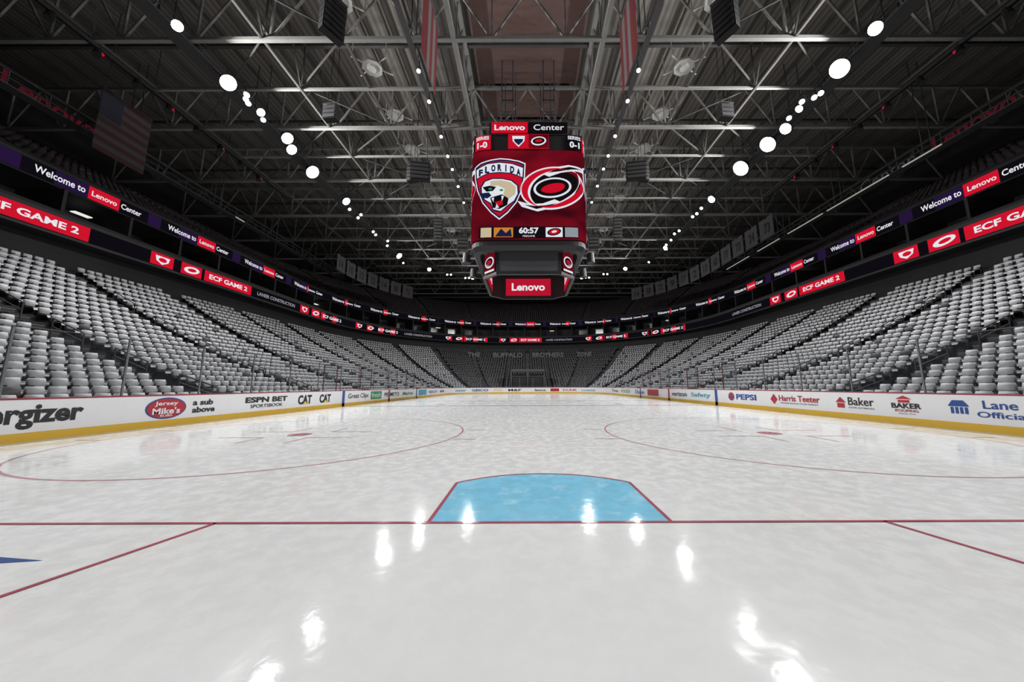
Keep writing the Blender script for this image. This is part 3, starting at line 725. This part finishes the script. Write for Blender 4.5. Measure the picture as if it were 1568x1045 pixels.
for fi in range(4):
    A = [face(fi, 0.03+0.02*i) for i in range(8)]
    sc.rect(A[0], -4.95, 4.95, 13.35, 21.45, 0, 0.15)
    sc.rect(A[1], -4.2, 4.2, 13.45, 14.5, 4, 0.2)
    for x0, x1, m in ((-4.0, -3.1, 5), (-2.9, -1.3, 8), (1.4, 2.8, 1), (3.0, 4.1, 6)): sc.rect(A[2], x0, x1, 13.55, 14.4, m, 0.2)
    sc.ell(A[3], 2.1, 14.0, 0.58, 0.32, 4, rot=.2); sc.ell(A[4], 2.1, 14.0, 0.45, 0.24, 3, rot=.2); sc.ell(A[5], 2.1, 14.0, 0.22, 0.1, 1, rot=.2)
    sc.poly(A[3], [(-2.8, 13.6), (-2.3, 14.3), (-1.9, 13.9), (-1.5, 14.3), (-1.4, 13.6)], 2)
    sc.rect(A[2], -1.0, 1.0, 13.45, 14.5, 4); sc.text('60:57', A[3], -0.82, 0.82, 13.85, 14.4, 1, 0.04); sc.text('PREGAME', A[3], -0.5, 0.5, 13.55, 13.72, 1, 0.0)
    sh = [(722, 259), (732, 254), (748, 250), (762, 248), (776, 249), (792, 252), (802, 256), (801, 276), (797, 296), (788, 316), (775, 331), (762, 341), (749, 331), (736, 316), (727, 296), (723, 276)]
    cx0, cy0 = 762, 292
    k = lambda f, g: P([(cx0+(a-cx0)*f, cy0+(b_-cy0)*g) for a, b_ in sh])
    sc.poly(A[1], k(1, 1), 1); sc.poly(A[2], k(.955, .955), 2); sc.poly(A[3], k(.9, .9), 3)
    band = [(724, 263), (743, 256), (762, 254), (781, 256), (800, 262), (799, 280), (780, 273), (762, 271.5), (744, 273), (725, 280)]
    sc.poly(A[4], P(band), 2)
    band2 = [(726, 265), (743, 258), (762, 256), (781, 258), (798, 264), (797, 278), (780, 271.5), (762, 270), (744, 271.5), (727, 278)]
    sc.poly(A[5], P(band2), 1)
    for i, ch in enumerate('FLORIDA'):
        u = (i-3)/3; xx = 762+u*29; yt = 257.5+7*u*u; hw = 1.0 if ch == 'I' else 3.3
        sc.text(ch, A[6], PX(xx-hw), PX(xx+hw), PZ(yt+11.5), PZ(yt+1), 2, 0.06)
    hd = [(732, 292), (738, 283), (750, 279), (766, 279), (781, 282), (791, 290), (792, 303), (786, 314), (776, 321), (764, 331), (752, 328), (748, 318), (738, 312), (733, 302)]
    sc.poly(A[4], P(hd), 2)
    sc.poly(A[5], P([(764+(a-764)*.92, 303+(b_-303)*.92) for a, b_ in hd]), 1)
    sc.poly(A[6], P([(748, 284), (764, 283), (779, 286), (787, 293), (786, 304), (776, 311), (768, 304), (770, 296), (760, 291), (748, 292)]), 5)
    sc.poly(A[6], P([(736, 293), (747, 291), (757, 293), (752, 299), (742, 300)]), 4)
    sc.ell(A[7], PX(748), PZ(296), 0.16, 0.1, 7); sc.ell(A[7], PX(765), PZ(298), 0.16, 0.1, 7)
    sc.poly(A[6], P([(734, 302), (746, 301), (750, 306), (744, 310), (736, 309)]), 2)
    sc.poly(A[6], P([(748, 309), (766, 304), (776, 310), (774, 320), (762, 326), (752, 324)]), 4)
    sc.poly(A[7], P([(750, 310), (754, 309), (753, 316)]), 1); sc.poly(A[7], P([(765, 306), (769, 307), (766, 315)]), 1)
    sc.poly(A[7], P([(756, 325), (758, 318), (762, 324)]), 1); sc.poly(A[7], P([(755, 316), (766, 313), (768, 319), (760, 322)]), 3)
    X0, Z0 = PX(843), PZ(294); R_ = 0.13
    sc.ell(A[1], X0, Z0, 2.45, 1.6, 4, rot=R_)
    crescent(A[2], X0, Z0, 2.75, 1.95, 35, 255, 0.36, 1, R_); crescent(A[2], X0, Z0, 2.75, 1.95, 215, 395, 0.34, 1, R_)
    crescent(A[3], X0, Z0, 2.62, 1.8, 50, 240, 0.24, 3, R_); crescent(A[3], X0, Z0, 2.62, 1.8, 230, 380, 0.22, 3, R_)
    sc.poly(A[2], P([(826, 272), (845, 263), (868, 259), (895, 262), (897, 268), (876, 268), (856, 271), (838, 277)]), 1)
    sc.poly(A[3], P([(835, 271), (850, 265.5), (870, 262), (890, 264.5), (872, 266), (854, 269)]), 4)
    sc.poly(A[2], P([(858, 316), (842, 324), (820, 329), (796, 322), (789, 313), (808, 318), (828, 317), (846, 311)]), 1)
    sc.poly(A[3], P([(850, 317), (836, 322), (818, 325.5), (799, 319), (816, 321), (832, 320)]), 4)
    sc.ell(A[4], X0, Z0, 1.62, 0.92, 1, rot=R_); sc.ell(A[5], X0, Z0, 1.42, 0.76, 4, rot=R_); sc.ell(A[6], X0, Z0, 1.05, 0.5, 3, rot=R_)
    crescent(A[7], X0, Z0, 1.05, 0.5, 20, 200, 0.35, 4, R_)
    sc.rect(A[0], -4.85, -3.25, 21.55, 22.95, 3, .2); sc.text('SERIES', A[2], -4.55, -3.4, 22.48, 22.82, 1, .03); sc.text('1-0', A[2], -4.45, -3.55, 21.7, 22.3, 1, .04)
    sc.rect(A[0], 3.25, 4.85, 21.55, 22.95, 4, .2); sc.text('SERIES', A[2], 3.4, 4.55, 22.48, 22.82, 1, .03); sc.text('0-1', A[2], 3.55, 4.45, 21.7, 22.3, 1, .04)
    sc.rect(A[1], -1.75, 1.75, 21.6, 23.0, 3, .2)
    sc.rect(A[2], 0.03, 1.72, 21.65, 22.95, 0, .2)
    sc.poly(A[2], [(-1.4, 22.8), (-0.3, 22.8), (-0.35, 22.3), (-0.85, 21.75), (-1.35, 22.3)], 1); sc.poly(A[3], [(-1.25, 22.5), (-0.45, 22.5), (-0.5, 22.25), (-0.85, 21.9), (-1.2, 22.25)], 2)
    sc.ell(A[3], 0.88, 22.3, 0.66, 0.42, 1, rot=.13); sc.ell(A[4], 0.88, 22.3, 0.52, 0.3, 4, rot=.13); sc.ell(A[5], 0.88, 22.3, 0.32, 0.15, 3, rot=.13)
    sc.rect(A[1], -3.2, -0.05, 23.1, 24.15, 3, 4); sc.text('Lenovo', A[2], -2.95, -0.3, 23.35, 23.9, 1, .03)
    sc.rect(A[1], 0.1, 3.4, 23.1, 24.15, 4, 4); sc.text('Center', A[2], 0.45, 3.1, 23.35, 23.9, 1, .01)
sc.build('screens', SMt, sb)
lo = MB()
for s1 in (-1, 1):
    lo.box((0, SC.y+s1*4.86, 23.6), (3.4, 0.1, 0.6), 0); lo.box((s1*4.86, SC.y, 23.6), (0.1, 3.4, 0.6), 0)
a_, c_ = 3.95, 2.65
oc = [(c_, a_), (a_, c_), (a_, -c_), (c_, -a_), (-c_, -a_), (-a_, -c_), (-a_, c_), (-c_, a_)]
for i in range(8):
    p, q = oc[i], oc[(i+1) % 8]
    for z in (10.85, 13.1): lo.beam((p[0], SC.y+p[1], z), (q[0], SC.y+q[1], z), 0.26, 0)
    lo.beam((p[0], SC.y+p[1], 10.85), (p[0], SC.y+p[1], 13.2), 0.22, 0)
for i in range(8):
    p, q = oc[i], oc[(i+1) % 8]; P3 = Vector((p[0], SC.y+p[1])); Q3 = Vector((q[0], SC.y+q[1]))
    cen = (P3+Q3)/2; inn = (SC-cen).normalized(); big = (P3-Q3).length > 3
    def pf(u, v, P3=P3, Q3=Q3, inn=inn, d=0.2): w = P3.lerp(Q3, u)+inn*d; return (w.x, w.y, v)
    lo.rect(lambda u, v: pf(u, v, d=-0.05), 0.02, 0.98, 10.95, 13.1, 1 if big else 0, 2)
    lo.rect(lambda u, v: pf(u, v, d=0.1), 0.02, 0.98, 10.95, 13.1, 0, 2)
    if big:
        lo.rect(lambda u, v: pf(u, v, d=0.2), 0.04, 0.96, 11.05, 12.95, 2, 2)
        lo.text('Lenovo', lambda u, v: pf(u, v, d=0.23), 0.16, 0.84, 11.6, 12.45, 3, .03)
    else:
        # outward facing corner screens with the team swirl
        lo.rect(lambda u, v: pf(u, v, d=-0.16), 0.1, 0.9, 11.05, 12.9, 4, 2)
        lo.ell(lambda u, v: pf(u, v, d=-0.18), 0.5, 12.0, 0.33, 0.5, 3, rot=0.0); lo.ell(lambda u, v: pf(u, v, d=-0.20), 0.5, 12.0, 0.26, 0.38, 0); lo.ell(lambda u, v: pf(u, v, d=-0.22), 0.5, 12.0, 0.16, 0.2, 2)
        lo.rect(lambda u, v: pf(u, v, d=-0.18), 0.15, 0.85, 11.12, 11.3, 3, 2)
for s1 in (-1, 1):
    for s2 in (-1, 1):
        lo.beam((s1*3.6, SC.y+s2*3.6, 12.9), (s1*4.3, SC.y+s2*4.3, 13.1), 0.5, 0)
        lo.beam((s1*2.2, SC.y+s2*2.2, 23.0), (s1*2.2, SC.y+s2*2.2, RZ), 0.07, 1)
        lo.beam((s1*1.2, SC.y+s2*2.8, 23.0), (s1*1.2, SC.y+s2*2.8, RZ), 0.07, 1)
    tx_ = s1*1.9
    for dx in (-.5, .5):
        for z in (25.4, 26.6, 27.8): lo.beam((tx_-0.6, SC.y-4+dx, z), (tx_+0.6, SC.y-4+dx, z), 0.08, 1)
        lo.beam((tx_+dx, SC.y-4, 25.2), (tx_+dx, SC.y-4, RZ), 0.1, 1)
for s1 in (-1, 1):
    for dy in (-2, 2):
        lo.beam((s1*4.8, SC.y+dy, 13.4), (s1*5.6, SC.y+dy, 13.0), .2, 0); lo.cyl((s1*5.7, SC.y+dy, 12.5), (s1*5.7, SC.y+dy, 13.4), .38, .3, 0, 14)
lo.build('lower_ring_and_rigging', [m_sb, m_sg, emat('sign_red', C(180, 20, 44), 1), e_wht, emat('corner_screen', C(96, 14, 28), 1)], sb)

# ---------------------------------------------------------------- camera
cd = bpy.data.cameras.new('camera'); cam = bpy.data.objects.new('camera', cd); scene.collection.objects.link(cam)
cd.sensor_width = 36.0; cd.lens = 36.0*500/1568; cd.shift_x = -22/1568; cd.clip_end = 600; cd.clip_start = 0.05
cam.matrix_world = Matrix.Translation((-0.23, 0.0, 1.356)) @ Matrix.Rotation(math.radians(97.85), 4, 'X') @ Matrix.Rotation(math.radians(-0.18), 4, 'Z')
scene.camera = cam
w = bpy.data.worlds.new('World'); scene.world = w; w.use_nodes = True
w.node_tree.nodes['Background'].inputs[0].default_value = (0.01, 0.01, 0.012, 1)
